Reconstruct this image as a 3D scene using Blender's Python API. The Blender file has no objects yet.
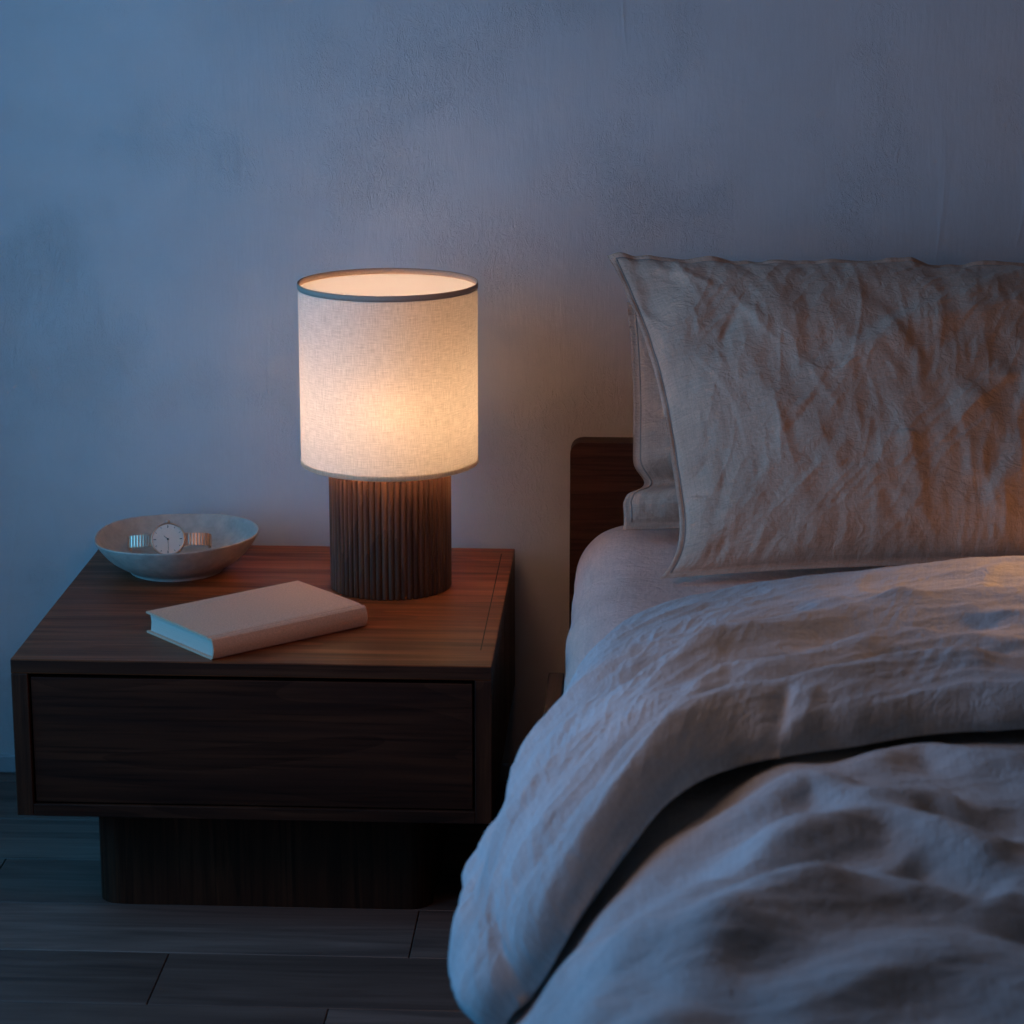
import bpy, bmesh, math
import numpy as np
from mathutils import Vector, Matrix

C = bpy.context.scene.collection
PI = math.pi
T_TOP = .35                     # nightstand top above the floor

BULB, BULB_COL = 138.0, (1, .70, .44)
WINDOW_COL, WINDOW_W = (.06, .46, 1.0), 21.5
FAR_W, FAR_LOC = 1.0, (1.6, -.70, .70)
GLOW_W, GLOW_LOC, GLOW_TO, GLOW_CONE = 36., (1.0, -.05, .84), (.60, -.50, .46), 40
FILL_W, FILL_LOC = 4.0, (-.30, -1.15, 1.0)
WORLD_COL, WORLD = (.50, .40, .40), .03
EXPOSURE = 0.0
# ---------------------------------------------------------------- cloth maths
_rng = np.random.RandomState(7)
_perm = np.concatenate([_rng.permutation(512)] * 2)
_ang = _rng.rand(512) * 2 * np.pi
_gx, _gy = np.cos(_ang), np.sin(_ang)

def perlin(x, y, seed=0):
    x = np.asarray(x, float) + seed * 17.31
    y = np.asarray(y, float) + seed * 9.77
    xi, yi = np.floor(x).astype(int), np.floor(y).astype(int)
    xf, yf = x - xi, y - yi
    def g(ix, iy, dx, dy):
        h = _perm[(_perm[ix % 512] + iy) % 512]
        return _gx[h] * dx + _gy[h] * dy
    u = xf ** 3 * (xf * (xf * 6 - 15) + 10)
    v = yf ** 3 * (yf * (yf * 6 - 15) + 10)
    a = g(xi, yi, xf, yf) * (1 - u) + g(xi + 1, yi, xf - 1, yf) * u
    b = g(xi, yi + 1, xf, yf - 1) * (1 - u) + g(xi + 1, yi + 1, xf - 1, yf - 1) * u
    return (a * (1 - v) + b * v) * 1.5

def sstep(a, b, x):
    t = np.clip((x - a) / (b - a), 0, 1)
    return t * t * (3 - 2 * t)

def crm(p, n):
    """Catmull-Rom through the first axis of p, resampled at n even parameters."""
    p = np.asarray(p, float)
    q = np.concatenate([[2 * p[0] - p[1]], p, [2 * p[-1] - p[-2]]])
    t = np.linspace(0, len(p) - 1, n)
    i = np.minimum(t.astype(int), len(p) - 2)
    f = (t - i).reshape((-1,) + (1,) * (p.ndim - 1))
    a, b, c, d = q[i], q[i + 1], q[i + 2], q[i + 3]
    return .5 * (2 * b + (c - a) * f + (2 * a - 5 * b + 4 * c - d) * f ** 2 + (3 * b - a - 3 * c + d) * f ** 3)

def net_surface(net, nu, nv):
    """net[i][j] control points -> (nu, nv, 3) grid."""
    g = crm(np.asarray(net, float), nu)
    return np.swapaxes(crm(np.swapaxes(g, 0, 1), nv), 0, 1)

def grid_normals(g):
    du = np.gradient(g, axis=0)
    dv = np.gradient(g, axis=1)
    n = np.cross(du, dv)
    return n / (np.linalg.norm(n, axis=2, keepdims=True) + 1e-12)

def arc(g):
    """metric coordinates (along u, along v) of every grid point."""
    a = np.zeros(g.shape[:2]); b = np.zeros(g.shape[:2])
    a[1:] = np.cumsum(np.linalg.norm(np.diff(g, axis=0), axis=2), axis=0)
    b[:, 1:] = np.cumsum(np.linalg.norm(np.diff(g, axis=1), axis=2), axis=1)
    a = np.broadcast_to(a.mean(axis=1, keepdims=True), a.shape)
    return a, b

def polyline_fold(A, B, pts, amp, wpos, wneg, taper=.25):
    """a soft fold along a polyline given in the same coordinates as A, B; steeper on one side than on the other"""
    pts = crm(np.asarray(pts, float), max(8, 5 * len(pts)))
    best = np.full(A.shape, 1e9); sgn = np.zeros(A.shape); par = np.zeros(A.shape)
    n = len(pts) - 1
    for k in range(n):
        p, q = pts[k], pts[k + 1]
        d = q - p
        L2 = d @ d + 1e-12
        tr = ((A - p[0]) * d[0] + (B - p[1]) * d[1]) / L2
        t = np.clip(tr, 0, 1)
        ex, ey = A - p[0] - t * d[0], B - p[1] - t * d[1]
        r = np.hypot(ex, ey)
        m = r < best
        best = np.where(m, r, best)
        sgn = np.where(m, np.sign(d[0] * ey - d[1] * ex), sgn)
        par = np.where(m, (k + t) / n, par)
    w = np.where(sgn > 0, wpos, wneg)
    env = sstep(0, taper, par) * sstep(0, taper, 1 - par)
    env = np.maximum(env, .0)
    return amp * env * np.exp(-(best / w) ** 2)

def crease(A, B, ang, sx, sy, seed, sharp=1.5, warp=.10):
    """ridged noise stretched along one direction"""
    c, s = math.cos(ang), math.sin(ang)
    wx = perlin(A / .11, B / .11, seed + 31) * warp * .1
    wy = perlin(A / .11, B / .11, seed + 57) * warp * .1
    a, b = A + wx, B + wy
    x, y = (a * c + b * s) / sx, (-a * s + b * c) / sy
    return np.clip(1 - np.abs(perlin(x, y, seed)) * 2.2, 0, 1) ** sharp

# ---------------------------------------------------------------- the duvet
FLAP_BACK = [(1.62, -.33, .430), (1.0, -.335, .430), (.47, -.395, .430), (.25, -.465, .430), (.11, -.545, .430), (.015, -.63, .428),
             (-.034, -.71, .412), (-.080, -.79, .362), (-.108, -.87, .318), (-.127, -.94, .280), (-.127, -.98, .252)]
FLAP_FRONT = [(1.62, -1.05, .458), (.95, -1.04, .458), (.38, -1.09, .458), (.20, -1.155, .458), (.09, -1.215, .457), (.03, -1.285, .45),
              (-.012, -1.36, .425), (-.055, -1.43, .385), (-.086, -1.46, .34), (-.110, -1.485, .322), (-.122, -1.50, .302)]
FLAP_BULGE = [0, 0, 0, 0, 0, .004, .014, .024, .022, .014, .008]

def flap_base(nu, nv):
    net = []
    for b, f, k in zip(FLAP_BACK, FLAP_FRONT, FLAP_BULGE):
        b, f = np.array(b), np.array(f)
        row = []
        for t in (0, .33, .67, 1):
            p = b + (f - b) * t
            e = 4 * t * (1 - t)
            p = p + np.array([-k * e, 0, .3 * k * e])
            row.append(p)
        net.append(row)
    g = net_surface(net, nu, nv)
    n = -grid_normals(g)
    if n[0, nv // 2, 2] < 0:
        n = -n
    v = np.linspace(0, 1, nv)[None, :]
    prof = np.clip(1 - np.abs(2 * v - 1) ** 9, 0, 1) ** .5
    prof = prof * (.8 + .35 * v)
    u = np.linspace(0, 1, nu)[:, None]
    h = .036 * (1 + .10 * sstep(.45, .7, u)) * (1 - .7 * sstep(.55, .75, u) * sstep(.55, .0, v)) * np.clip(1 - np.clip((u - .93) / .07, 0, 1) ** 3, 0, 1) ** .5
    return g, n, h * prof

def body_base(nu, nv):
    xs = [1.62, 1.0, .5, .25, .10, .03, -.02, -.06, -.088, -.103, -.132, -.142]
    zs = [.442, .442, .442, .442, .442, .437, .415, .380, .348, .322, .29, .20]
    net = []
    for x, z in zip(xs, zs):
        row = []
        for y in (-.95, -1.2, -1.45, -1.8, -2.35):
            low = .006 if y > -1.0 else 0
            row.append((x + (.004 if x < 0 else 0) * (y + 1.4), y, z - low))
        net.append(row)
    g = net_surface(net, nu, nv)
    n = -grid_normals(g)
    if n[0, nv // 2, 2] < 0:
        n = -n
    return g, n

# ---------------------------------------------------------------- the pillows
def pillow_mid(S, T, c, pinch, bow, sag):
    """middle sheet of a pillow: four corners BL BR TL TR, edges drawn in, bowed back"""
    BL, BR, TL, TR = [np.array(k, float) for k in c]
    s = (S + 1) / 2; t = (T + 1) / 2
    # edges drawn in between the corners
    s = .5 + (s - .5) * (1 - pinch[0] * (1 - np.where(T < 0, np.abs(T) ** 6, np.abs(T) ** 1.7)))
    t = .5 + (t - .5) * (1 - pinch[1] * (1 - np.abs(S) ** 2.2))
    s, t = s[..., None], t[..., None]
    p = BL * (1 - s) * (1 - t) + BR * s * (1 - t) + TL * (1 - s) * t + TR * s * t
    e1 = (BR - BL) / np.linalg.norm(BR - BL)
    e2 = (TL - BL) - e1 * ((TL - BL) @ e1); e2 /= np.linalg.norm(e2)
    n = np.cross(e1, e2)
    if n[1] > 0:
        n = -n
    b = bow * (1 - T ** 2)[..., None]
    p = p + n * b
    return p, n
FRONT_C = [(.020, -.450, .428), (.735, -.355, .428), (-.052, -.135, .787), (.67, -.06, .775)]
BACK_C = [(-.026, -.235, .430), (.70, -.215, .430), (-.026, -.085, .712), (.68, -.075, .66)]

def pillow_front_base(nu, nv):
    s = np.linspace(-1, 1, nu); s = np.sign(s) * np.abs(s) ** .92
    t = np.linspace(-1, 1, nv); t = np.sign(t) * np.abs(t) ** .92
    S, T = np.meshgrid(s, t, indexing='ij')
    p, n = pillow_mid(S, T, FRONT_C, (.115, .05), -.012, 0)
    seam_s, seam_t = .978, .965
    e = np.clip(1 - np.abs(S / seam_s) ** 2.6, 0, 1) ** .62 * np.clip(1 - np.abs(T / seam_t) ** 2.6, 0, 1) ** .62
    th = .078 * e + .0018
    return S, T, p, n, th

# ---------------------------------------------------------------- object helpers
def link(o, parent=None):
    C.objects.link(o)
    if parent is not None:
        o.parent = parent
    return o

def tag(o, label=None, cat=None, group=None, kind=None):
    if label: o['label'] = label
    if cat: o['category'] = cat
    if group: o['group'] = group
    if kind: o['kind'] = kind
    return o

def thing(name, loc, label, cat, rz=0, rot=None):
    o = bpy.data.objects.new(name, None)
    o.empty_display_size = .05
    o.location = loc
    o.rotation_euler = rot or (0, 0, rz)
    link(o)
    return tag(o, label, cat)

def mesh(name, verts, faces, mat, parent=None, uv=None, smooth=True, auto=None):
    me = bpy.data.meshes.new(name)
    me.from_pydata([tuple(v) for v in verts], [], [tuple(f) for f in faces])
    if uv is not None:
        lay = me.uv_layers.new(name='UVMap')
        li = np.empty(len(me.loops), dtype=np.int32)
        me.loops.foreach_get('vertex_index', li)
        lay.data.foreach_set('uv', np.asarray(uv, dtype=np.float32)[li].ravel())
    if smooth:
        me.polygons.foreach_set('use_smooth', [True] * len(me.polygons))
    me.materials.append(mat)
    me.update()
    o = bpy.data.objects.new(name, me)
    return link(o, parent)

def from_bm(name, bm, mat, parent=None, smooth=False):
    bmesh.ops.recalc_face_normals(bm, faces=bm.faces)
    me = bpy.data.meshes.new(name)
    bm.to_mesh(me); bm.free()
    if smooth:
        me.polygons.foreach_set('use_smooth', [True] * len(me.polygons))
    me.materials.append(mat)
    return link(bpy.data.objects.new(name, me), parent)

def add_box(bm, x0, x1, y0, y1, z0, z1, bev=0.0, seg=2):
    r = bmesh.ops.create_cube(bm, size=1)
    vs = r['verts']
    for v in vs:
        v.co = Vector(((x0 + x1) / 2 + v.co.x * (x1 - x0), (y0 + y1) / 2 + v.co.y * (y1 - y0), (z0 + z1) / 2 + v.co.z * (z1 - z0)))
    if bev:
        es = {e for v in vs for e in v.link_edges}
        bmesh.ops.bevel(bm, geom=list(es), offset=bev, segments=seg, profile=.5, affect='EDGES')

def box(name, x0, x1, y0, y1, z0, z1, mat, parent=None, bev=.001, seg=2):
    bm = bmesh.new()
    add_box(bm, x0, x1, y0, y1, z0, z1, bev, seg)
    return from_bm(name, bm, mat, parent)

def add_lathe(bm, prof, seg=64, c=(0, 0), wob=None, close=False):
    rings = []
    for (r, z) in prof:
        ring = []
        for k in range(seg):
            a = 2 * PI * k / seg
            dr, dz = wob(a, r, z) if wob else (0, 0)
            ring.append(bm.verts.new((c[0] + (r + dr) * math.cos(a), c[1] + (r + dr) * math.sin(a), z + dz)))
        rings.append(ring)
    for i in range(len(rings) - 1):
        for k in range(seg):
            bm.faces.new((rings[i][k], rings[i][(k + 1) % seg], rings[i + 1][(k + 1) % seg], rings[i + 1][k]))
    if close:
        for k in range(seg):
            bm.faces.new((rings[-1][k], rings[-1][(k + 1) % seg], rings[0][(k + 1) % seg], rings[0][k]))
    return rings

def lathe(name, prof, mat, parent=None, seg=64, wob=None, close=False, caps=False):
    bm = bmesh.new()
    rings = add_lathe(bm, prof, seg, wob=wob, close=close)
    if caps:
        bm.faces.new(rings[0]); bm.faces.new(rings[-1])
    return from_bm(name, bm, mat, parent, smooth=True)

def add_tube(bm, pts, r, seg=8, cap=True):
    pts = [Vector(p) for p in pts]
    rings = []
    up = Vector((0, 0, 1))
    for i, p in enumerate(pts):
        d = (pts[min(i + 1, len(pts) - 1)] - pts[max(i - 1, 0)]).normalized()
        n = d.cross(up)
        if n.length < 1e-4: n = d.cross(Vector((1, 0, 0)))
        n.normalize(); b = d.cross(n)
        rings.append([bm.verts.new(p + n * r * math.cos(2 * PI * k / seg) + b * r * math.sin(2 * PI * k / seg)) for k in range(seg)])
    for i in range(len(rings) - 1):
        for k in range(seg):
            bm.faces.new((rings[i][k], rings[i][(k + 1) % seg], rings[i + 1][(k + 1) % seg], rings[i + 1][k]))
    if cap:
        bm.faces.new(rings[0]); bm.faces.new(rings[-1])

def grid_faces(nu, nv, flip=False, off=0):
    i, j = np.meshgrid(np.arange(nu - 1), np.arange(nv - 1), indexing='ij')
    a = (i * nv + j).ravel() + off
    f = np.stack([a, a + nv, a + nv + 1, a + 1], 1)
    return f[:, ::-1] if flip else f

# ---------------------------------------------------------------- materials
def new_mat(name):
    m = bpy.data.materials.new(name)
    m.use_nodes = True
    nt = m.node_tree
    return m, nt, nt.nodes['Principled BSDF']

class NT:
    def __init__(s, nt): s.nt = nt
    def n(s, typ, **kw):
        nd = s.nt.nodes.new(typ)
        for k, v in kw.items():
            if k.startswith('i_'):
                nd.inputs[k[2:].replace('_', ' ')].default_value = v
            else:
                setattr(nd, k, v)
        return nd
    def l(s, a, b): s.nt.links.new(a, b)
    def map(s, vec, scale, rot=(0, 0, 0), loc=(0, 0, 0)):
        m = s.n('ShaderNodeMapping'); m.inputs['Scale'].default_value = scale
        m.inputs['Rotation'].default_value = rot; m.inputs['Location'].default_value = loc
        s.l(vec, m.inputs['Vector']); return m.outputs[0]
    def noise(s, vec, scale, detail=3, rough=.5, dist=0):
        m = s.n('ShaderNodeTexNoise'); m.inputs['Scale'].default_value = scale; m.inputs['Detail'].default_value = detail
        m.inputs['Roughness'].default_value = rough; m.inputs['Distortion'].default_value = dist
        s.l(vec, m.inputs['Vector']); return m.outputs['Fac']
    def ramp(s, fac, stops):
        r = s.n('ShaderNodeValToRGB')
        e = r.color_ramp.elements
        e[0].position, e[0].color = stops[0][0], (*stops[0][1], 1)
        e[1].position, e[1].color = stops[-1][0], (*stops[-1][1], 1)
        for p, c in stops[1:-1]:
            x = e.new(p); x.color = (*c, 1)
        s.l(fac, r.inputs['Fac']); return r.outputs['Color']
    def math(s, op, a, b=None):
        m = s.n('ShaderNodeMath', operation=op)
        for k, v in enumerate((a, b)):
            if v is None: continue
            if isinstance(v, (int, float)): m.inputs[k].default_value = v
            else: s.l(v, m.inputs[k])
        return m.outputs[0]
    def mix(s, fac, a, b, mode='MIX'):
        m = s.n('ShaderNodeMix', data_type='RGBA', blend_type=mode)
        for sock, v in ((m.inputs[0], fac), (m.inputs[6], a), (m.inputs[7], b)):
            if isinstance(v, (int, float)): sock.default_value = v
            elif isinstance(v, tuple): sock.default_value = (*v, 1)
            else: s.l(v, sock)
        return m.outputs[2]
    def bump(s, h, strength, dist, normal=None):
        b = s.n('ShaderNodeBump'); b.inputs['Strength'].default_value = strength; b.inputs['Distance'].default_value = dist
        s.l(h, b.inputs['Height'])
        if normal: s.l(normal, b.inputs['Normal'])
        return b.outputs[0]

def wood(name, dark, mid, light, axis='X', rough=.45, seed=0., gain=1.):
    """walnut: grain lines along one axis, with broad colour bands and cathedral curves"""
    m, nt, p = new_mat(name); g = NT(nt)
    co = g.n('ShaderNodeTexCoord').outputs['Object']
    long_, cross = 1.6, 26.
    sc = {'X': (long_, cross, cross), 'Y': (cross, long_, cross), 'Z': (cross, cross, long_)}[axis]
    v = g.map(co, sc, loc=(seed, seed * 1.7, seed * .6))
    big = g.noise(g.map(co, tuple(k * .22 for k in sc), loc=(seed * 2, 3, seed)), 1.2, 2, .5, .9)
    lines = g.noise(v, 1.1, 5, .62, 1.3)
    fine = g.noise(g.map(co, tuple(k * (5 if k > 5 else 2.2) for k in sc)), 1.5, 3, .6)
    # cathedral figure: rings of a slowly wandering field
    ring = g.math('FRACT', g.math('MULTIPLY', g.noise(g.map(co, tuple(k * (.34 if k > 5 else .8) for k in sc), loc=(seed, 1, 2)), 1.0, 1, .4, .4), 9.0))
    f = g.math('ADD', g.math('MULTIPLY', lines, .55), g.math('MULTIPLY', big, .35))
    f = g.math('ADD', f, g.math('MULTIPLY', ring, .09))
    f = g.math('ADD', f, g.math('MULTIPLY', g.math('SUBTRACT', fine, .5), .25))
    col = g.ramp(f, [(.30, dark), (.50, mid), (.68, light)])
    pores = g.ramp(fine, [(.32, (.45, .45, .45)), (.46, (1, 1, 1))])
    col = g.mix(.6, col, pores, 'MULTIPLY')
    nt.links.new(col, p.inputs['Base Color'])
    r = g.ramp(lines, [(.3, (rough + .1,) * 3), (.7, (rough - .06,) * 3)])
    nt.links.new(r, p.inputs['Roughness'])
    nt.links.new(g.bump(fine, .12, .0006), p.inputs['Normal'])
    p.inputs['Specular IOR Level'].default_value = .22
    return m

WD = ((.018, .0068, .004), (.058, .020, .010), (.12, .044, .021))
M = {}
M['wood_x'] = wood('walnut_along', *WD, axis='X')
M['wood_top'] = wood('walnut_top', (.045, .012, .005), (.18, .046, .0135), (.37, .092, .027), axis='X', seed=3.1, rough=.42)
M['wood_z'] = wood('walnut_upright', *WD, axis='Z', seed=1.3)
M['wood_y'] = wood('walnut_depth', *WD, axis='Y', seed=2.2)
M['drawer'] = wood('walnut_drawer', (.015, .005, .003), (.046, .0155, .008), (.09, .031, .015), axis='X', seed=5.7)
M['flute'] = wood('walnut_flutes', (.05, .022, .013), (.13, .056, .031), (.22, .10, .056), axis='Z', seed=8.4, rough=.5)

def linen(name, col, weave=.5, tone=.12):
    m, nt, p = new_mat(name); g = NT(nt)
    uv = g.n('ShaderNodeTexCoord').outputs['UV']
    wu = g.noise(g.map(uv, (160, 1400, 1)), 1, 2, .6)
    wv = g.noise(g.map(uv, (1400, 160, 1)), 1, 2, .6)
    w = g.math('ADD', wu, wv)
    slub = g.math('ADD', g.noise(g.map(uv, (14, 420, 1)), 1, 2, .5), g.noise(g.map(uv, (420, 14, 1)), 1, 2, .5))
    blot = g.noise(g.map(uv, (9, 9, 1)), 1, 4, .6)
    c = g.ramp(blot, [(.3, tuple(k * (1 - tone) for k in col)), (.7, tuple(k * (1 + tone) for k in col))])
    c = g.mix(.5, c, g.ramp(g.math('MULTIPLY', w, .5), [(.36, (.62, .62, .62)), (.60, (1.12, 1.1, 1.08))]), 'MULTIPLY')
    c = g.mix(.35, c, g.ramp(g.math('MULTIPLY', slub, .5), [(.38, (.72, .72, .72)), (.62, (1.15, 1.14, 1.12))]), 'MULTIPLY')
    nt.links.new(c, p.inputs['Base Color'])
    p.inputs['Roughness'].default_value = .92
    p.inputs['Specular IOR Level'].default_value = .12
    p.inputs['Sheen Weight'].default_value = .12
    p.inputs['Sheen Roughness'].default_value = .5
    crum = g.noise(g.map(uv, (30, 42, 1)), 1, 5, .62, 1.2)
    crum2 = g.noise(g.map(uv, (95, 60, 1), rot=(0, 0, .5)), 1, 3, .6, 1.5)
    b = g.bump(crum, .55, .007)
    b = g.bump(crum2, .45, .0022, b)
    b = g.bump(w, weave, .0006, b)
    nt.links.new(b, p.inputs['Normal'])
    return m
M['pillow'] = linen('pillow_linen', (.70, .470, .345))
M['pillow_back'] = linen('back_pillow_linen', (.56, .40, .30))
M['duvet'] = linen('duvet_linen', (.54, .61, .64))
M['sheet'] = linen('sheet_linen', (.74, .56, .49), weave=.3)

def plaster():
    m, nt, p = new_mat('plaster'); g = NT(nt)
    co = g.n('ShaderNodeTexCoord').outputs['Object']
    cloud = g.noise(co, 2.3, 4, .55, .6)
    spot = g.noise(co, 9, 5, .6)
    col = g.ramp(g.math('ADD', g.math('MULTIPLY', cloud, .7), g.math('MULTIPLY', spot, .3)), [(.36, (.59, .565, .55)), (.5, (.635, .61, .595)), (.64, (.675, .65, .635))])
    nt.links.new(col, p.inputs['Base Color'])
    p.inputs['Roughness'].default_value = .82
    p.inputs['Specular IOR Level'].default_value = .25
    wob = g.mix(.09, co, g.n('ShaderNodeTexNoise', i_Scale=5.).outputs['Color'])
    # broad trowel waves, upright brush strokes, ragged patches, fine grain
    wave = g.noise(wob, 6, 4, .5, .5)
    stroke = g.noise(g.map(wob, (70, 70, 9), rot=(0, .25, 0)), 1, 4, .65)
    brush = g.noise(g.map(co, (260, 260, 30), rot=(0, -.12, 0)), 1, 3, .6)
    grain = g.noise(co, 420, 3, .6)
    mask = g.ramp(g.noise(co, 4.2, 3, .5), [(.47, (0, 0, 0)), (.62, (1, 1, 1))])
    rag = g.noise(g.map(wob, (75, 75, 42), rot=(0, .6, 0)), 1, 5, .7, 2.2)
    rag = g.math('MULTIPLY', g.math('ABSOLUTE', g.math('SUBTRACT', rag, .5)), mask)
    sc_ = g.math('ABSOLUTE', g.math('SUBTRACT', g.noise(g.map(co, (4.2, 4.2, 1.1), rot=(0, .12, 0), loc=(2.3, 0, 1.1)), 1, 1, .4, .3), .5))
    scratch = g.math('MULTIPLY', g.ramp(sc_, [(.0, (1, 1, 1)), (.007, (0, 0, 0))]), g.ramp(g.noise(co, 3.1, 2, .5), [(.52, (0, 0, 0)), (.60, (1, 1, 1))]))
    b = g.bump(wave, .24, .016)
    b = g.bump(stroke, .16, .0035, b)
    b = g.bump(rag, .62, .008, b)
    b = g.bump(brush, .24, .0012, b)
    b = g.bump(scratch, .32, .0012, b)
    b = g.bump(grain, .3, .0006, b)
    nt.links.new(b, p.inputs['Normal'])
    return m
M['plaster'] = plaster()

def plain(name, col, rough=.6, metal=0., spec=.4, bump=0., scale=200., var=.0):
    m, nt, p = new_mat(name); g = NT(nt)
    co = g.n('ShaderNodeTexCoord').outputs['Object']
    f = g.noise(co, scale, 4, .6)
    c = g.ramp(f, [(.3, tuple(k * (1 - var) for k in col)), (.7, tuple(k * (1 + var) for k in col))])
    nt.links.new(c, p.inputs['Base Color'])
    p.inputs['Roughness'].default_value = rough
    p.inputs['Metallic'].default_value = metal
    p.inputs['Specular IOR Level'].default_value = spec
    if bump: nt.links.new(g.bump(f, bump, .001), p.inputs['Normal'])
    return m
M['white_paint'] = plain('painted_trim', (.5, .5, .5), .6, var=.04)
M['ceramic'] = plain('stoneware', (.52, .42, .345), .55, spec=.35, bump=.25, scale=70, var=.16)
M['gold'] = plain('rose_gold', (.74, .46, .32), .28, 1.0, var=.02)
M['dial'] = plain('watch_dial', (.82, .60, .47), .45, var=.03)
M['ink'] = plain('dark_enamel', (.02, .017, .016), .4)
M['cover'] = plain('book_cloth', (.72, .395, .255), .75, bump=.35, scale=500, var=.14)
M['trim'] = plain('shade_binding', (.50, .35, .26), .85, bump=.3, scale=600, var=.1)
M['brass'] = plain('lamp_socket_metal', (.25, .2, .15), .4, 1.0)
M['dark'] = plain('groove_shade', (.012, .010, .009), .9)
M['piping'] = plain('linen_cord', (.30, .25, .215), .9, bump=.4, scale=900, var=.12)

def pages():
    m, nt, p = new_mat('page_edges'); g = NT(nt)
    co = g.n('ShaderNodeTexCoord').outputs['Object']
    f = g.noise(g.map(co, (3, 3, 1800)), 1, 2, .6)
    nt.links.new(g.ramp(f, [(.3, (.64, .43, .33)), (.7, (.80, .55, .43))]), p.inputs['Base Color'])
    p.inputs['Roughness'].default_value = .85
    nt.links.new(g.bump(f, .3, .0005), p.inputs['Normal'])
    return m
M['pages'] = pages()

def shade_cloth(name, diff, trans, tw, rfw=.0):
    m, nt, p = new_mat(name); g = NT(nt)
    nt.nodes.remove(p)
    uv = g.n('ShaderNodeTexCoord').outputs['UV']
    wu = g.noise(g.map(uv, (60, 900, 1)), 1, 3, .65)
    wv = g.noise(g.map(uv, (900, 60, 1)), 1, 3, .65)
    w = g.math('MULTIPLY', g.math('ADD', wu, wv), .5)
    k = g.ramp(w, [(.36, (.72, .70, .66)), (.62, (1.1, 1.1, 1.1))])
    d = g.n('ShaderNodeBsdfDiffuse'); nt.links.new(g.mix(1., diff, k, 'MULTIPLY'), d.inputs['Color'])
    t = g.n('ShaderNodeBsdfTranslucent'); nt.links.new(g.mix(1., trans, k, 'MULTIPLY'), t.inputs['Color'])
    bp = g.bump(w, .3, .0006); nt.links.new(bp, d.inputs['Normal'])
    mx = g.n('ShaderNodeMixShader'); mx.inputs[0].default_value = tw
    nt.links.new(d.outputs[0], mx.inputs[1]); nt.links.new(t.outputs[0], mx.inputs[2])
    rf = g.n('ShaderNodeBsdfRefraction'); rf.inputs['Roughness'].default_value = .8; rf.inputs['IOR'].default_value = 1.45
    nt.links.new(g.mix(1., (1, .62, .32), k, 'MULTIPLY'), rf.inputs['Color'])
    mx2 = g.n('ShaderNodeMixShader'); mx2.inputs[0].default_value = rfw
    nt.links.new(mx.outputs[0], mx2.inputs[1]); nt.links.new(rf.outputs[0], mx2.inputs[2])
    nt.links.new(mx2.outputs[0], nt.nodes['Material Output'].inputs['Surface'])
    return m
M['shade'] = shade_cloth('shade_linen', (.80, .70, .60), (.95, .80, .64), .080, .0021)
M['low_band'] = shade_cloth('shade_lower_binding', (.72, .58, .46), (1, .95, .88), .80)
M['diffuser'] = shade_cloth('shade_diffuser', (.9, .88, .88), (.96, .97, 1.), .46)
M['lower'] = shade_cloth('added_diffuser_cloth', (.9, .85, .8), (.97, .9, .8), .72)

def emitter(name, col, strength):
    m, nt, p = new_mat(name)
    p.inputs['Base Color'].default_value = (1, .9, .8, 1)
    p.inputs['Emission Color'].default_value = (*col, 1)
    p.inputs['Emission Strength'].default_value = strength
    return m
M['bulb'] = emitter('warm_bulb', BULB_COL, BULB)

def floor_mat():
    m, nt, p = new_mat('floor_boards'); g = NT(nt)
    co = g.n('ShaderNodeTexCoord').outputs['Object']
    at = g.n('ShaderNodeAttribute', attribute_name='board').outputs['Color']
    sep = g.n('ShaderNodeSeparateColor'); nt.links.new(at, sep.inputs[0])
    shift = g.n('ShaderNodeVectorMath', operation='ADD'); nt.links.new(co, shift.inputs[0])
    sc = g.n('ShaderNodeVectorMath', operation='SCALE'); sc.inputs['Scale'].default_value = 13.; nt.links.new(at, sc.inputs[0])
    nt.links.new(sc.outputs[0], shift.inputs[1])
    v = shift.outputs[0]
    a = g.noise(g.map(v, (1.6, 22, 8)), 1, 5, .62, 1.6)
    fine = g.noise(g.map(v, (9, 240, 40)), 1, 3, .6)
    f = g.math('ADD', g.math('MULTIPLY', a, .8), g.math('MULTIPLY', fine, .2))
    c = g.ramp(f, [(.32, (.10, .060, .046)), (.5, (.19, .116, .088)), (.68, (.28, .18, .14))])
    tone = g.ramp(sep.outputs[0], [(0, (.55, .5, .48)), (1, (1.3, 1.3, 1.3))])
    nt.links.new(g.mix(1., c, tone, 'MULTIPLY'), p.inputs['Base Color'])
    nt.links.new(g.ramp(a, [(.3, (.52,) * 3), (.7, (.40,) * 3)]), p.inputs['Roughness'])
    nt.links.new(g.bump(fine, .2, .0008), p.inputs['Normal'])
    return m
M['floor'] = floor_mat()

def pane_mat():
    m, nt, p = new_mat('window_glass'); g = NT(nt)
    nt.nodes.remove(p)
    t = g.n('ShaderNodeBsdfTransparent'); gl = g.n('ShaderNodeBsdfGlossy'); gl.inputs['Roughness'].default_value = .02
    mx = g.n('ShaderNodeMixShader'); mx.inputs[0].default_value = .06
    nt.links.new(t.outputs[0], mx.inputs[1]); nt.links.new(gl.outputs[0], mx.inputs[2])
    nt.links.new(mx.outputs[0], nt.nodes['Material Output'].inputs['Surface'])
    return m
M['glass'] = pane_mat()

# ---------------------------------------------------------------- the room
WX, WY0, WY1, WZ0, WZ1 = -1.22, -1.62, -.42, .28, 1.80
def struct(o): o['kind'] = 'structure'; return o

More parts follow.
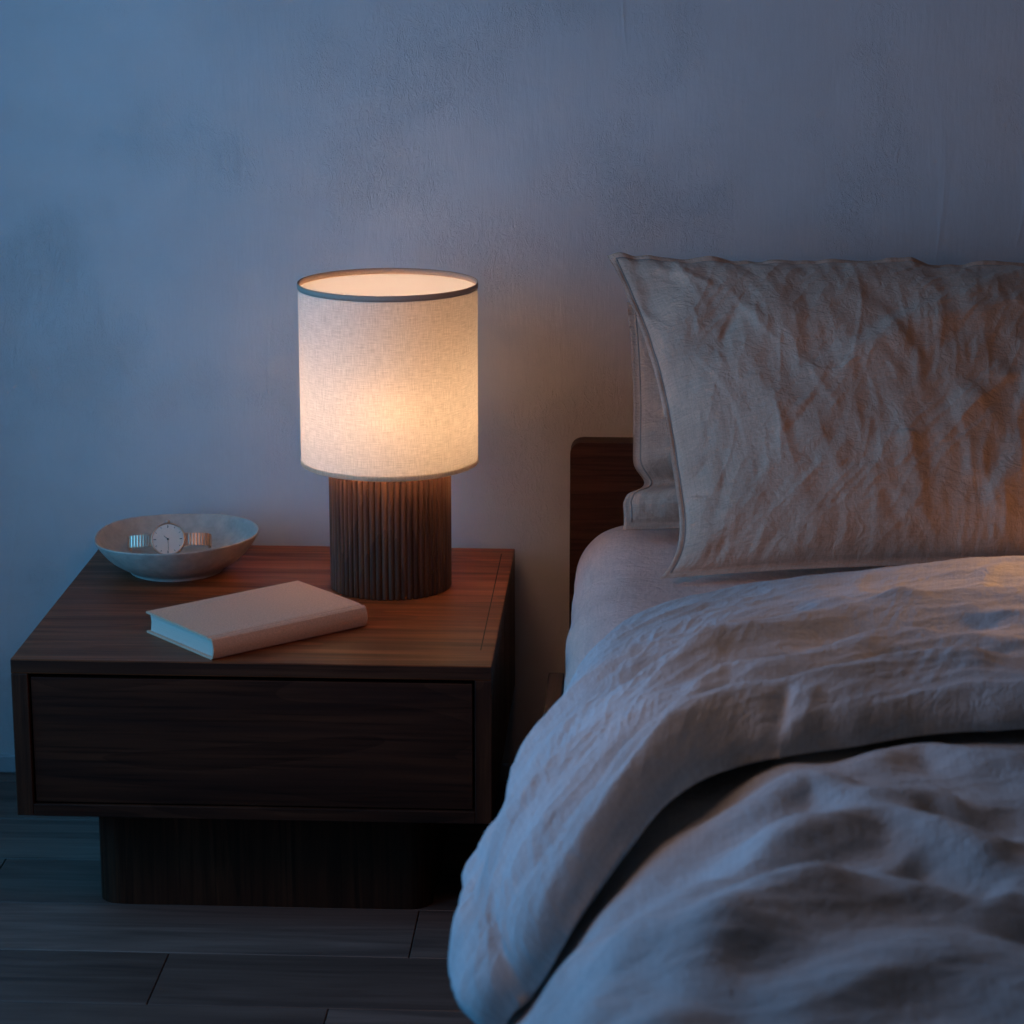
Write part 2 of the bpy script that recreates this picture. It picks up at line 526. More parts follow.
# floor boards running along the wall
bm = bmesh.new()
lay = bm.loops.layers.color.new('board')
rr = np.random.RandomState(21)
bw = .148
joints = {3: [-.569], 4: [-.357], 2: [-.277]}
for k in range(-2, 26):
    y1 = -.192 - bw * k; y0 = y1 - bw
    if y0 > .05: continue
    xs = list(joints.get(k, []))
    x = (xs[0] if xs else rr.uniform(.2, 1.0))
    left = x
    while left > WX:
        left -= rr.uniform(1.2, 1.9); xs.append(left)
    right = x
    while right < 3.0:
        right += rr.uniform(1.2, 1.9); xs.append(right)
    if not joints.get(k): xs.append(x)
    xs = sorted(set([max(WX, min(3.0, q)) for q in xs]))
    for a, b in zip(xs[:-1], xs[1:]):
        if b - a < .01: continue
        before = set(bm.faces)
        add_box(bm, a + .0007, b - .0007, y0 + .0006, min(y1, .0) - .0006, -.02, 0.0, .0007, 1)
        tone = rr.uniform(.25, .9)
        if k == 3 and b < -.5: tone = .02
        if k == 2: tone = .75
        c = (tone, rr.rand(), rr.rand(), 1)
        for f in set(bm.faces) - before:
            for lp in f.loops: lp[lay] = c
before = set(bm.faces)
add_box(bm, WX - .1, 3.05, -4.1, .1, -.04, -.021)
for f in set(bm.faces) - before:
    for lp in f.loops: lp[lay] = (0, 0, 0, 1)
struct(from_bm('floor', bm, M['floor']))

struct(box('wall_back', WX - .1, 3.05, 0, .1, -.02, 2.6, M['plaster'], bev=0))
WX, WY0, WY1, WZ0, WZ1 = -1.22, -1.62, -.42, .28, 1.80
bm = bmesh.new()
add_box(bm, WX - .1, WX, -4.1, WY0, 0, 2.6); add_box(bm, WX - .1, WX, WY1, 0, 0, 2.6)
add_box(bm, WX - .1, WX, WY0, WY1, 0, WZ0); add_box(bm, WX - .1, WX, WY0, WY1, WZ1, 2.6)
struct(from_bm('wall_left', bm, M['plaster']))
win = bpy.data.objects.new('window_1', None); win.location = (WX - .05, (WY0 + WY1) / 2, WZ0); link(win); struct(win)
def rel(o, parent):
    o.parent = parent; o.matrix_parent_inverse = Matrix.Translation(-Vector(parent.location)); return o
bm = bmesh.new()
for y0, y1, z0, z1 in ((WY0, WY0 + .05, WZ0, WZ1), (WY1 - .05, WY1, WZ0, WZ1), (WY0, WY1, WZ0, WZ0 + .05), (WY0, WY1, WZ1 - .05, WZ1),
                       ((WY0 + WY1) / 2 - .025, (WY0 + WY1) / 2 + .025, WZ0, WZ1)):
    add_box(bm, WX - .08, WX - .03, y0, y1, z0, z1, .003, 1)
rel(from_bm('window_frame', bm, M['white_paint']), win)
rel(box('pane', WX - .058, WX - .053, WY0 + .04, WY1 - .04, WZ0 + .04, WZ1 - .04, M['glass'], bev=0), win)
rel(box('window_sill', WX - .02, WX + .05, WY0 - .03, WY1 + .03, WZ0 - .03, WZ0, M['white_paint'], bev=.004), win)
struct(box('baseboard_back', WX, 3.0, -.009, 0, 0, .026, M['white_paint'], bev=.002))

# ---------------------------------------------------------------- nightstand
NX0, NX1, NY0, NY1, NZ0 = -.764, -.180, -.572, -.018, .149
ns = thing('nightstand', ((NX0 + NX1) / 2, (NY0 + NY1) / 2, 0), 'low dark walnut nightstand with one wide handleless drawer', 'nightstand')
def nbox(name, *a, **k): return rel(box(name, *a, **k), ns)
th = .018
gx = NX1 - .0165
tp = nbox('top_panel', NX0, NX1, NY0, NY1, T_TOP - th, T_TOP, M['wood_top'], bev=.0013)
tp.data.materials.append(M['wood_x'])           # darker side faces: their shade is put into the colour
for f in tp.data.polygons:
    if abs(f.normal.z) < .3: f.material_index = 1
ln = nbox('groove_line', gx - .0014, gx, NY0 + .066, NY1 - .03, T_TOP - .004, T_TOP + .00012, M['dark'], bev=0)  # dark strip painting the shade of a thin groove
for a, b in ((NX0, NX0 + .0205), (NX1 - .0205, NX1)):
    nbox('side_panel', a, b, NY0, NY1, NZ0 + .0003, T_TOP - th - .0002, M['wood_z'], bev=.001)
nbox('bottom_panel', NX0 + .0205, NX1 - .0205, NY0, NY1, NZ0, NZ0 + .0155, M['wood_x'], bev=.0008)
nbox('back_panel', NX0 + .0205, NX1 - .0205, NY1 - .012, NY1, NZ0 + .0155, T_TOP - th, M['wood_x'], bev=0)
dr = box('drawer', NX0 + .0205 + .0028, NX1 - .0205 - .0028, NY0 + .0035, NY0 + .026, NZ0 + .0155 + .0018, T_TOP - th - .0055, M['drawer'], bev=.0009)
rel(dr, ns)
bm = bmesh.new()
px0, px1, py0, py1, pr = -.688, -.262, -.487, -.06, .03
ring = []
for cx, cy, a0 in ((px1 - pr, py1 - pr, 0), (px0 + pr, py1 - pr, PI / 2), (px0 + pr, py0 + pr, PI), (px1 - pr, py0 + pr, 1.5 * PI)):
    for k in range(9):
        a = a0 + PI / 2 * k / 8
        ring.append((cx + pr * math.cos(a), cy + pr * math.sin(a)))
lo = [bm.verts.new((x, y, 0.0)) for x, y in ring]; hi = [bm.verts.new((x, y, NZ0 - .0004)) for x, y in ring]
for k in range(len(ring)):
    bm.faces.new((lo[k], lo[(k + 1) % len(ring)], hi[(k + 1) % len(ring)], hi[k]))
bm.faces.new(lo[::-1]); bm.faces.new(hi)
rel(from_bm('plinth', bm, M['wood_z']), ns)

# ---------------------------------------------------------------- table lamp
LX, LY = -.3355, -.213
lamp = thing('table_lamp', (LX, LY, T_TOP), 'lit table lamp with fluted wooden base and pale linen drum shade', 'lamp')
def cyl_uv_shell(name, r0, r1, z0, z1, mat, parent, seg=128, nz=10):
    """a hollow drum wall with some thickness"""
    vs, uv, fs = [], [], []
    prof = [(r0, z0 + (z1 - z0) * k / nz) for k in range(nz + 1)] + [(r1, z1 - (z1 - z0) * k / nz) for k in range(nz + 1)]
    L = len(prof)
    for k in range(seg + 1):
        a = 2 * PI * k / seg + PI / 2
        for r, z in prof:
            vs.append((r * math.cos(a), r * math.sin(a), z)); uv.append((a * r0, z if r == r0 else z + .5))
    for k in range(seg):
        for j in range(L):
            jn = (j + 1) % L
            fs.append((k * L + j, (k + 1) * L + j, (k + 1) * L + jn, k * L + jn))
    return mesh(name, vs, fs, mat, parent, uv)
SB, ST, SR = .519 - T_TOP, .757 - T_TOP, .1165
# fluted base: half round rods around a drum
n_fl, rb = 60, .0808
rf = 2 * PI * rb / n_fl / 2 * .96
bm = bmesh.new()
hb = .183
seg_per = 10
ringpts = []
for k in range(n_fl):
    a0 = 2 * PI * k / n_fl
    cx, cy = (rb - rf) * math.cos(a0), (rb - rf) * math.sin(a0)
    for j in range(seg_per):
        b = a0 - PI / 2 + PI * (j + .5) / seg_per
        ringpts.append((cx + rf * math.cos(b), cy + rf * math.sin(b)))
    am = a0 + PI / n_fl
    ringpts.append(((rb - rf * 1.25) * math.cos(am), (rb - rf * 1.25) * math.sin(am)))
zs = [.0, .0015, hb - .0015, hb]
rows = [[bm.verts.new((x * q, y * q, z)) for x, y in ringpts] for z, q in zip(zs, (.988, 1, 1, .988))]
n_ = len(ringpts)
for i in range(3):
    for k in range(n_):
        bm.faces.new((rows[i][k], rows[i][(k + 1) % n_], rows[i + 1][(k + 1) % n_], rows[i + 1][k]))
bm.faces.new(rows[0][::-1]); bm.faces.new(rows[-1])
from_bm('lamp_base', bm, M['flute'], lamp)
def cyl_sheet(name, r, z0, z1, mat, parent, seg=160, nz=12):
    vs, uv, fs = [], [], []
    for k in range(seg + 1):
        a = 2 * PI * k / seg + PI / 2
        for j in range(nz + 1):
            z = z0 + (z1 - z0) * j / nz
            vs.append((r * math.cos(a), r * math.sin(a), z)); uv.append((a * r, z))
    for k in range(seg):
        for j in range(nz):
            q = k * (nz + 1) + j
            fs.append((q, q + nz + 1, q + nz + 2, q + 1))
    return mesh(name, vs, fs, mat, parent, uv)
sh = cyl_sheet('lamp_shade', SR, SB, ST, M['shade'], lamp)     # one layer of thin cloth, bound at both rims
cyl_uv_shell('top_binding', SR + .0008, SR - .0004, ST - .0068, ST + .0006, M['trim'], sh, nz=2)
cyl_sheet('bottom_binding', SR + .0008, SB - .0004, SB + .0066, M['low_band'], sh, nz=2)
bm = bmesh.new()
c0 = bm.verts.new((0, 0, 0)); n_ = 96
rg = [bm.verts.new(((SR - .0007) * math.cos(2 * PI * k / n_), (SR - .0007) * math.sin(2 * PI * k / n_), ST - .0075)) for k in range(n_)]
c0.co.z = ST - .0075
for k in range(n_): bm.faces.new((c0, rg[k], rg[(k + 1) % n_]))
ex = bmesh.ops.extrude_face_region(bm, geom=list(bm.faces))
for v in ex['geom']:
    if isinstance(v, bmesh.types.BMVert): v.co.z -= .001
dif = from_bm('diffuser', bm, M['diffuser'], lamp)
bm = bmesh.new()
add_lathe(bm, [(.0205, SB + .006), (SR - .0012, SB + .006)], 96)
from_bm('added_diffuser', bm, M['lower'], lamp)  # unseen ring added inside the shade to soften its downward light
lathe('lamp_socket', [(.012, hb - .001), (.019, hb), (.019, hb + .022), (.014, hb + .026)], M['brass'], lamp, 24, caps=True)
bz = .600 - T_TOP
prof = [(.012, hb + .02)] + [(.029 * math.sin(PI * k / 14), bz - .029 * math.cos(PI * k / 14)) for k in range(3, 14)] + [(.0008, bz + .029)]
lathe('bulb', prof, M['bulb'], lamp, 16, caps=True)

# ---------------------------------------------------------------- bowl
BX, BY = -.635, -.155
bowl = thing('bowl', (BX, BY, T_TOP), 'shallow stoneware bowl holding a wristwatch', 'bowl')
R, Hb = .111, .0512
outer = [(.0, .0035), (.052, .003), (.056, .0), (.062, .0), (.0645, .0045), (.078, .0125), (.092, .0235), (.103, .037), (.1095, .0475)]
inner = [(R, Hb), (R - .0018, Hb + .0006), (.1055, Hb - .004), (.098, .036), (.086, .0245), (.068, .0160), (.045, .0128), (.02, .0116), (.0, .0114)]
pr_ = crm(np.array(outer + inner), 70)
pr_[:, 0] = np.maximum(pr_[:, 0], .0004); pr_[0, 0] = .0004
def wob(a, r, z):
    k = r / R
    return (.0022 * math.sin(3 * a + .8) + .0012 * math.sin(5 * a + 2)) * k * k, (.003 * math.cos(a - .25) + .0011 * math.sin(3 * a)) * (z / Hb) * k if z > .002 else 0
lathe('bowl_body', [tuple(p) for p in pr_], M['ceramic'], bowl, 96, wob=wob)

# ---------------------------------------------------------------- watch
tilt = math.radians(62)
watch = thing('wristwatch', (-.6475, -.142, .3895), 'rose gold wristwatch with round pale dial and link bracelet lying in bowl', 'watch', rot=(tilt, math.radians(-2), math.radians(4)))
# local frame: z = out of the dial towards the viewer, y = up
rc = .0238
lathe('watch_case', [(.012, -.0075), (.0208, -.0065), (rc, -.0035), (rc, -.001), (.0229, .0008), (.0218, .0012), (.0212, .0006), (.0212, -.0004), (.001, -.0004)], M['gold'], watch, 64, caps=True)
bm = bmesh.new(); add_lathe(bm, [(.0005, .0), (.0210, .0)], 64)
dial = from_bm('watch_dial', bm, M['dial'], watch)
bm = bmesh.new()
for k in range(12):
    a = PI / 2 - k * PI / 6
    L = .0036 if k % 3 == 0 else .0022
    w = .0005 if k % 3 == 0 else .00032
    r1 = .0196
    r = bmesh.ops.create_cube(bm, size=1)['verts']
    mt = Matrix.Rotation(a, 4, 'Z') @ Matrix.Translation((r1 - L / 2, 0, .0003)) @ Matrix.Diagonal((L, w * 2, .0003, 1))
    bmesh.ops.transform(bm, matrix=mt, verts=r)
from_bm('hour_markers', bm, M['ink'], dial)
def hand(name, ang, L, w):
    bm = bmesh.new()
    r = bmesh.ops.create_cube(bm, size=1)['verts']
    bmesh.ops.transform(bm, matrix=Matrix.Rotation(ang, 4, 'Z') @ Matrix.Translation((L / 2 - .001, 0, .0007)) @ Matrix.Diagonal((L, w, .0003, 1)), verts=r)
    return from_bm(name, bm, M['ink'], dial)
hand('hour_hand', math.radians(137), .0085, .0007)
hand('minute_hand', math.radians(-88), .0165, .0004)
lathe('hand_pin', [(.0013, .0004), (.0013, .0012), (.0006, .0015)], M['ink'], dial, 16, caps=True)
bm = bmesh.new()
rs = add_lathe(bm, [(.0026, 0), (.0031, .0006), (.0031, .003), (.0024, .0038)], 20)
bm.faces.new(rs[0]); bm.faces.new(rs[-1])
bmesh.ops.transform(bm, matrix=Matrix.Translation((0, rc - .0004, -.0025)) @ Matrix.Rotation(-PI / 2, 4, 'X'), verts=bm.verts)
from_bm('crown', bm, M['gold'], watch, smooth=True)
# link bracelet: both ends run outwards, then curve away behind the case
cs = []
for sgn in (-1, 1):
    x, z, a, k = .0224 * sgn, -.003, 0., 0
    for k in range(12):
        step = .0042 if k else .003
        x += math.cos(a) * step * sgn; z -= math.sin(a) * step
        cs.append((x, z, a * sgn, .0175 if k else .0185, k))
        a += .05 if k < 6 else .36
for i, (x, z, a, wd, k) in enumerate(cs):
    bm = bmesh.new()
    add_box(bm, -.0015, .0015, -wd / 2, wd / 2, -.0011, .0011, .0005, 2)
    if k == 0:
        add_box(bm, -.0028, .0022, wd / 2 - .003, wd / 2, -.0014, .0014, .0005, 2)
        add_box(bm, -.0028, .0022, -wd / 2, -wd / 2 + .003, -.0014, .0014, .0005, 2)
    o = from_bm('bracelet_link', bm, M['gold'], watch)
    o.location = (x, 0, z); o.rotation_euler = (0, a, 0)

# ---------------------------------------------------------------- book
A0, A1 = Vector((-.5175, -.5655, 0)), Vector((-.349, -.4145, 0))
ang = math.atan2(A1.y - A0.y, A1.x - A0.x)
BL_, BW_, BT = .229, .153, .0275
book = thing('book', (A0.x, A0.y, T_TOP), 'tan clothbound hardback book lying closed beside the lamp', 'book', rz=ang)
bm = bmesh.new()
# cover: two boards and a rounded spine, swept along the spine; outer line and inner line of the cross-section
bt = .0024
outl = [(BW_, BT), (BW_ * .5, BT + .0005), (.0155, BT), (.0122, BT - .0006), (.0100, BT - .0021), (.0078, BT - .0006), (.0045, BT)]
outl += [(.0022 - .0042 * math.sin(PI * k / 12), BT - BT * k / 12) for k in range(1, 12)]
outl += [(.0045, 0), (.0078, 0), (.0100, .0004), (.0122, 0), (.0155, 0), (BW_ * .5, 0), (BW_, 0)]
outl = np.array(outl)
tg = np.gradient(outl, axis=0); nl = np.stack([-tg[:, 1], tg[:, 0]], 1); nl /= np.linalg.norm(nl, axis=1, keepdims=True)
inl = outl + nl * bt
if inl[0, 1] > BT: inl = outl - nl * bt
n_ = len(outl); nx = 16
rows = []
for k in range(nx + 1):
    x = BL_ * k / nx
    rows.append(([bm.verts.new((x, *q)) for q in outl], [bm.verts.new((x, *q)) for q in inl]))
for i in range(nx):
    for w_ in (0, 1):
        for k in range(n_ - 1):
            bm.faces.new((rows[i][w_][k], rows[i + 1][w_][k], rows[i + 1][w_][k + 1], rows[i][w_][k + 1]))
    for k in (0, n_ - 1):
        bm.faces.new((rows[i][0][k], rows[i + 1][0][k], rows[i + 1][1][k], rows[i][1][k]))
for i in (0, nx):
    for k in range(n_ - 1):
        bm.faces.new((rows[i][0][k], rows[i][0][k + 1], rows[i][1][k + 1], rows[i][1][k]))
from_bm('cover', bm, M['cover'], book)
bm = bmesh.new()
pp = [(.0048, bt + .0004), (.0030, BT / 2), (.0048, BT - bt - .0006), (BW_ - .0045, BT - bt - .0003), (BW_ - .0062, BT * .5), (BW_ - .0045, bt + .0004)]
rows = [[bm.verts.new((x, y, z)) for y, z in pp] for x in (.0035, BL_ - .0035)]
for k in range(6): bm.faces.new((rows[0][k], rows[1][k], rows[1][(k + 1) % 6], rows[0][(k + 1) % 6]))
bm.faces.new(rows[0][::-1]); bm.faces.new(rows[1])
from_bm('page_block', bm, M['pages'], book)

# ---------------------------------------------------------------- bed frame
bed = thing('bed', (.7, -1.1, 0), 'dark walnut bed frame with low headboard under beige bedding', 'bed')
def rounded_board(name, x0, x1, y0, y1, z0, z1, r, mat):
    bm = bmesh.new(); ring = []
    for cx, cz, a0 in ((x1 - r, z1 - r, 0), (x0 + r, z1 - r, PI / 2)):
        for k in range(9):
            a = a0 + PI / 2 * k / 8; ring.append((cx + r * math.cos(a), cz + r * math.sin(a)))
    ring += [(x0, z0), (x1, z0)]
    f0 = [bm.verts.new((x, y0, z)) for x, z in ring]; f1 = [bm.verts.new((x, y1, z)) for x, z in ring]
    n = len(ring)
    for k in range(n): bm.faces.new((f0[k], f0[(k + 1) % n], f1[(k + 1) % n], f1[k]))
    a = bm.faces.new(f0); b = bm.faces.new(f1[::-1])
    bmesh.ops.bevel(bm, geom=[e for f in (a, b) for e in f.edges], offset=.0018, segments=2, profile=.5, affect='EDGES')
    return from_bm(name, bm, mat)
rel(rounded_board('headboard', -.102, 1.55, -.060, -.022, .0, .5125, .016, M['wood_x']), bed)
for x0, x1 in ((-.118, -.098), (1.541, 1.561)):
    rel(box('side_rail', x0, x1, -2.22, -.40, .05, .290, M['wood_y'], bev=.002), bed)
rel(box('foot_rail', -.098, 1.541, -2.22, -2.20, .12, .30, M['wood_x'], bev=.002), bed)
rel(box('slat_base', -.0975, 1.5405, -2.199, -.0605, .20, .232, M['wood_x'], bev=.001), bed)
for x in (-.06, 1.44):
    rel(box('leg', x, x + .06, -2.12, -2.06, 0, .1995, M['wood_z'], bev=.002), bed)

# ---------------------------------------------------------------- mattress
def mattress():
    X0, X1, Y0, Y1, Z0, Z1, r = -.0915, 1.53, -2.16, -.066, .236, .4195, .082
    cx, cy, cz = (X0 + X1) / 2, (Y0 + Y1) / 2, (Z0 + Z1) / 2
    hx, hy, hz = (X1 - X0) / 2, (Y1 - Y0) / 2, (Z1 - Z0) / 2
    bm = bmesh.new()
    def axis(h, dense):
        e = [h - r * (1 - math.sin(PI / 2 * k / 12)) for k in range(13)]
        mid = list(np.linspace(-(h - r), h - r, dense))
        return np.array(sorted(set([round(-q, 6) for q in e] + [round(q, 6) for q in mid] + [round(q, 6) for q in e])))
    ax, ay, az = axis(hx, 90), axis(hy, 130), axis(hz, 4)
    verts, faces, uvs = [], [], []
    def side(u, v, f, flip):
        off = len(verts)
        for a in u:
            for b in v:
                p = np.array(f(a, b)); q = np.clip(p, -np.array([hx, hy, hz]) + r, np.array([hx, hy, hz]) - r)
                d = p - q; L = np.linalg.norm(d)
                n = d / L if L > 1e-9 else np.zeros(3)
                p = q + n * r
                verts.append(p); uvs.append((a, b))
        faces.extend(grid_faces(len(u), len(v), flip, off).tolist())
    side(ax, ay, lambda a, b: (a, b, hz), False)
    side(ax, ay, lambda a, b: (a, b, -hz), True)
    side(ay, az, lambda a, b: (-hx, a, b), True)
    side(ay, az, lambda a, b: (hx, a, b), False)
    side(ax, az, lambda a, b: (a, -hy, b), False)
    side(ax, az, lambda a, b: (a, hy, b), True)
    V = np.array(verts); U = np.array(uvs)
    V += np.array([cx, cy, cz])
    # soft pull folds of the fitted sheet at the shoulder, and the hidden far part pressed in by the duvet
    sh_ = sstep(.12, -.09, V[:, 0]) * sstep(.24, .30, V[:, 2])
    V[:, 0] += sh_ * (.0035 * perlin(V[:, 1] * 9 + V[:, 2] * 4, V[:, 2] * 3, 4) + .002 * perlin(V[:, 1] * 26, V[:, 2] * 5, 5))
    V[:, 0] += .012 * sstep(.36, .25, V[:, 2]) * sstep(-.09, -.02, -V[:, 0] - .09 + .09) * 0
    press = sstep(-.60, -1.0, V[:, 1]) * sstep(.25, -.09, V[:, 0])
    V[:, 0] += (.055 * press); V[:, 2] -= .028 * press * sstep(.3, .42, V[:, 2])
    top = sstep(.40, .415, V[:, 2])
    V[:, 2] -= top * .0015 * (1 + perlin(V[:, 0] * 6, V[:, 1] * 9, 8))
    o = mesh('mattress', V, faces, M['sheet'], None, U)
    m = o.modifiers.new('weld', 'WELD'); m.merge_threshold = .0002
    return o
tag(mattress(), 'mattress in a smooth taupe fitted sheet, bare between nightstand and duvet', 'mattress')

# ---------------------------------------------------------------- duvet
duvet = thing('duvet', (.7, -1.2, .42), 'rumpled grey-beige linen duvet folded back and hanging over bed side', 'duvet')

def folds(A, B, rows):
    d = np.zeros(A.shape)
    for pts, amp, wp, wn in rows: d += polyline_fold(A, B, pts, amp, wp, wn)
    return d

FLAP_FOLDS = [
 ([(.2, .30), (.7, .31), (1.2, .31), (1.275, .312), (1.344, .321), (1.418, .334), (1.472, .357), (1.567, .361), (1.618, .382), (1.671, .416), (1.76, .45)], .023, .050, .012),
 ([(1.28, .36), (1.337, .324), (1.454, .243), (1.511, .246), (1.567, .28), (1.616, .32), (1.657, .351), (1.74, .38)], .011, .030, .010),
 ([(1.12, .48), (1.275, .472), (1.363, .444), (1.454, .492), (1.511, .51), (1.568, .497), (1.634, .537), (1.69, .568), (1.744, .59), (1.84, .60)], .016, .040, .011),
 ([(.9, .58), (1.2, .575), (1.259, .577), (1.344, .571), (1.472, .598), (1.568, .584), (1.621, .595), (1.685, .625), (1.763, .633), (1.86, .64)], .016, .042, .012),
 ([(1.0, .66), (1.2, .663), (1.253, .659), (1.303, .673), (1.412, .674), (1.495, .672), (1.56, .67)], .008, .028, .012),
 ([(1.62, .22), (1.696, .234), (1.777, .242), (1.844, .247), (1.904, .279), (1.965, .262), (2.05, .26)], .007, .03, .022),
 ([(1.50, .63), (1.55, .626), (1.64, .626), (1.705, .633), (1.761, .633), (1.822, .641), (1.88, .626), (1.931, .591), (2.0, .57)], .009, .03, .028),
 ([(1.6, .555), (1.651, .551), (1.707, .547), (1.777, .542), (1.838, .551), (1.903, .539), (2.0, .52)], -.008, .018, .024),
 ([(1.70, .46), (1.80, .44), (1.88, .42), (1.98, .40)], .009, .022, .03),
 ([(1.76, .36), (1.86, .34), (1.95, .34), (2.05, .33)], -.008, .02, .02),
 ([(1.20, .42), (1.30, .41), (1.40, .40), (1.50, .42)], -.008, .03, .03),
 ([(1.05, .52), (1.20, .525), (1.33, .515), (1.40, .53)], -.011, .03, .03),
 ([(1.10, .19), (1.22, .205), (1.35, .17), (1.46, .16)], -.004, .03, .03),
 ([(1.22, .10), (1.24, .17), (1.25, .24)], .004, .012, .018),
 ([(1.38, .08), (1.40, .15), (1.39, .22)], .003, .01, .016),
 # the tuck where the free edge kinks
 ([(1.486, .60), (1.492, .65), (1.497, .705), (1.50, .72)], -.012, .010, .016),
 ([(1.455, .62), (1.462, .67), (1.47, .715)], .006, .016, .016),
 # slack puckers on the hanging side
 ([(1.86, .18), (1.90, .26), (1.92, .34)], -.009, .018, .018),
 ([(1.93, .48), (1.96, .55), (1.97, .64)], -.01, .016, .02),
 ([(1.97, .20), (1.985, .32), (1.99, .45)], .008, .016, .022),
]

def build_flap():
    nu, nv = 560, 230
    g, n, h = flap_base(nu, nv)
    A, B = arc(g)
    v = np.linspace(0, 1, nv)[None, :] * np.ones((nu, 1))
    env = np.clip(1 - np.abs(2 * v - 1) ** 9, 0, 1)
    d = folds(A, B, FLAP_FOLDS)
    soft = .0075 * perlin(A * 5 + perlin(A * 3, B * 3, 2) * .6, B * 13, 11) + .0035 * perlin(A * 11, B * 27 + A * 4, 12)
    fine = .0016 * (crease(A, B, .12, .16, .030, 21) - .3) + .0014 * (crease(A, B, 1.25, .09, .022, 23) - .3) * sstep(-.3, .4, perlin(A * 7, B * 7, 40))
    fine += .0006 * perlin(A * 40, B * 50, 13)
    P = g + n * (h + (d + soft + fine) * (.25 + .75 * env))[..., None]
    # free edge wanders a little
    P[:, :, 1] += (v ** 6) * (.010 * perlin(A * 7, A * 0, 61) + .005 * perlin(A * 19, A * 0, 62))
    P[:, :, 1] += ((1 - v) ** 6) * (.006 * perlin(A * 6, A * 0, 63))
    # lowest hem turns under
    # lower sheet of the folded flap closes it
    Q = g - n * .001
    verts = np.concatenate([P.reshape(-1, 3), Q.reshape(-1, 3)])
    N = nu * nv
    top = grid_faces(nu, nv)
    fn = np.cross(P[1, 100] - P[0, 100], P[0, 101] - P[0, 100])
    fl = fn @ n[0, 100] < 0
    f = [grid_faces(nu, nv, fl), grid_faces(nu, nv, not fl, N)]
    iu = np.arange(nu - 1); jv = np.arange(nv - 1)
    for j in (0, nv - 1):
        a = iu * nv + j
        f.append(np.stack([a, a + nv, a + nv + N, a + N], 1))
    for i in (0, nu - 1):
        a = i * nv + jv
        f.append(np.stack([a, a + 1, a + 1 + N, a + N], 1))
    uv = np.stack([A, B], 2).reshape(-1, 2)
    o = mesh('turned_back_fold', verts, np.concatenate(f).tolist(), M['duvet'], None, np.concatenate([uv, uv]))
    return rel(o, duvet)

BODY_FOLDS = [
 ([(1.60, .41), (1.543, .378), (1.504, .365), (1.464, .34), (1.426, .372), (1.36, .365), (1.322, .372), (1.269, .306)], .014, .035, .02),
 ([(1.62, .60), (1.548, .534), (1.51, .49), (1.456, .456), (1.412, .424), (1.366, .445), (1.327, .49), (1.293, .506), (1.2, .52)], .020, .05, .03),
 ([(1.62, .74), (1.552, .648), (1.514, .6), (1.476, .579), (1.42, .56)], .010, .04, .03),
 ([(1.60, .76), (1.552, .694), (1.504, .661), (1.448, .609), (1.402, .579), (1.344, .563), (1.25, .55)], .012, .045, .03),
 ([(1.54, .85), (1.501, .791), (1.46, .759), (1.417, .723), (1.371, .699), (1.28, .68)], .014, .05, .035),
 ([(1.20, .30), (1.256, .251), (1.305, .238), (1.349, .20), (1.392, .244), (1.417, .318)], .018, .03, .035),
 ([(1.62, .42), (1.582, .372), (1.51, .346), (1.44, .343), (1.36, .31)], .008, .025, .02),
 ([(1.76, .68), (1.694, .575), (1.664, .494), (1.617, .442), (1.564, .384), (1.51, .35)], .013, .035, .025),
 ([(1.70, .84), (1.648, .738), (1.615, .643), (1.568, .563), (1.517, .494)], .012, .04, .03),
 ([(1.65, .9), (1.593, .808), (1.555, .689), (1.487, .596), (1.417, .559)], .010, .04, .035),
 ([(1.40, .50), (1.36, .53), (1.31, .56)], -.012, .03, .03),
 ([(1.33, .66), (1.29, .62), (1.25, .60)], -.012, .03, .025),
 ([(1.38, .40), (1.33, .42), (1.29, .44)], -.010, .03, .025),
]

def build_body():
    nu, nv = 440, 300
    g, n = body_base(nu, nv)
    A, B = arc(g)
    env = sstep(.10, .28, B)
    d = 1.3 * folds(A, B, BODY_FOLDS)
    soft = .014 * perlin(A * 4.2 + perlin(A * 3, B * 3, 5) * .7, B * 7, 71) + .005 * perlin(A * 11, B * 15, 72)
    fine = .0014 * (crease(A, B, .35, .14, .03, 81) - .3) + .0006 * perlin(A * 45, B * 50, 73)
    env = sstep(.10, .28, B) * (1 - .8 * sstep(1.50, 1.60, A) * sstep(.62, .42, B))
    g = g - n * (.020 * sstep(1.47, 1.57, A) * sstep(.74, .50, B) * sstep(1.84, 1.70, A))[..., None]
    P = g + n * (.008 * env + (d + soft + fine + .002) * (.12 + .88 * env) * (1 - .5 * sstep(1.66, 1.8, A)))[..., None]
    fn = np.cross(P[1, 100] - P[0, 100], P[0, 101] - P[0, 100])
    fl = fn @ n[0, 100] < 0
    uv = np.stack([A + 3.3, B + 1.7], 2).reshape(-1, 2)
    o = mesh('duvet_body', P.reshape(-1, 3), grid_faces(nu, nv, fl).tolist(), M['duvet'], None, uv)
    return rel(o, duvet)
build_flap()
build_body()

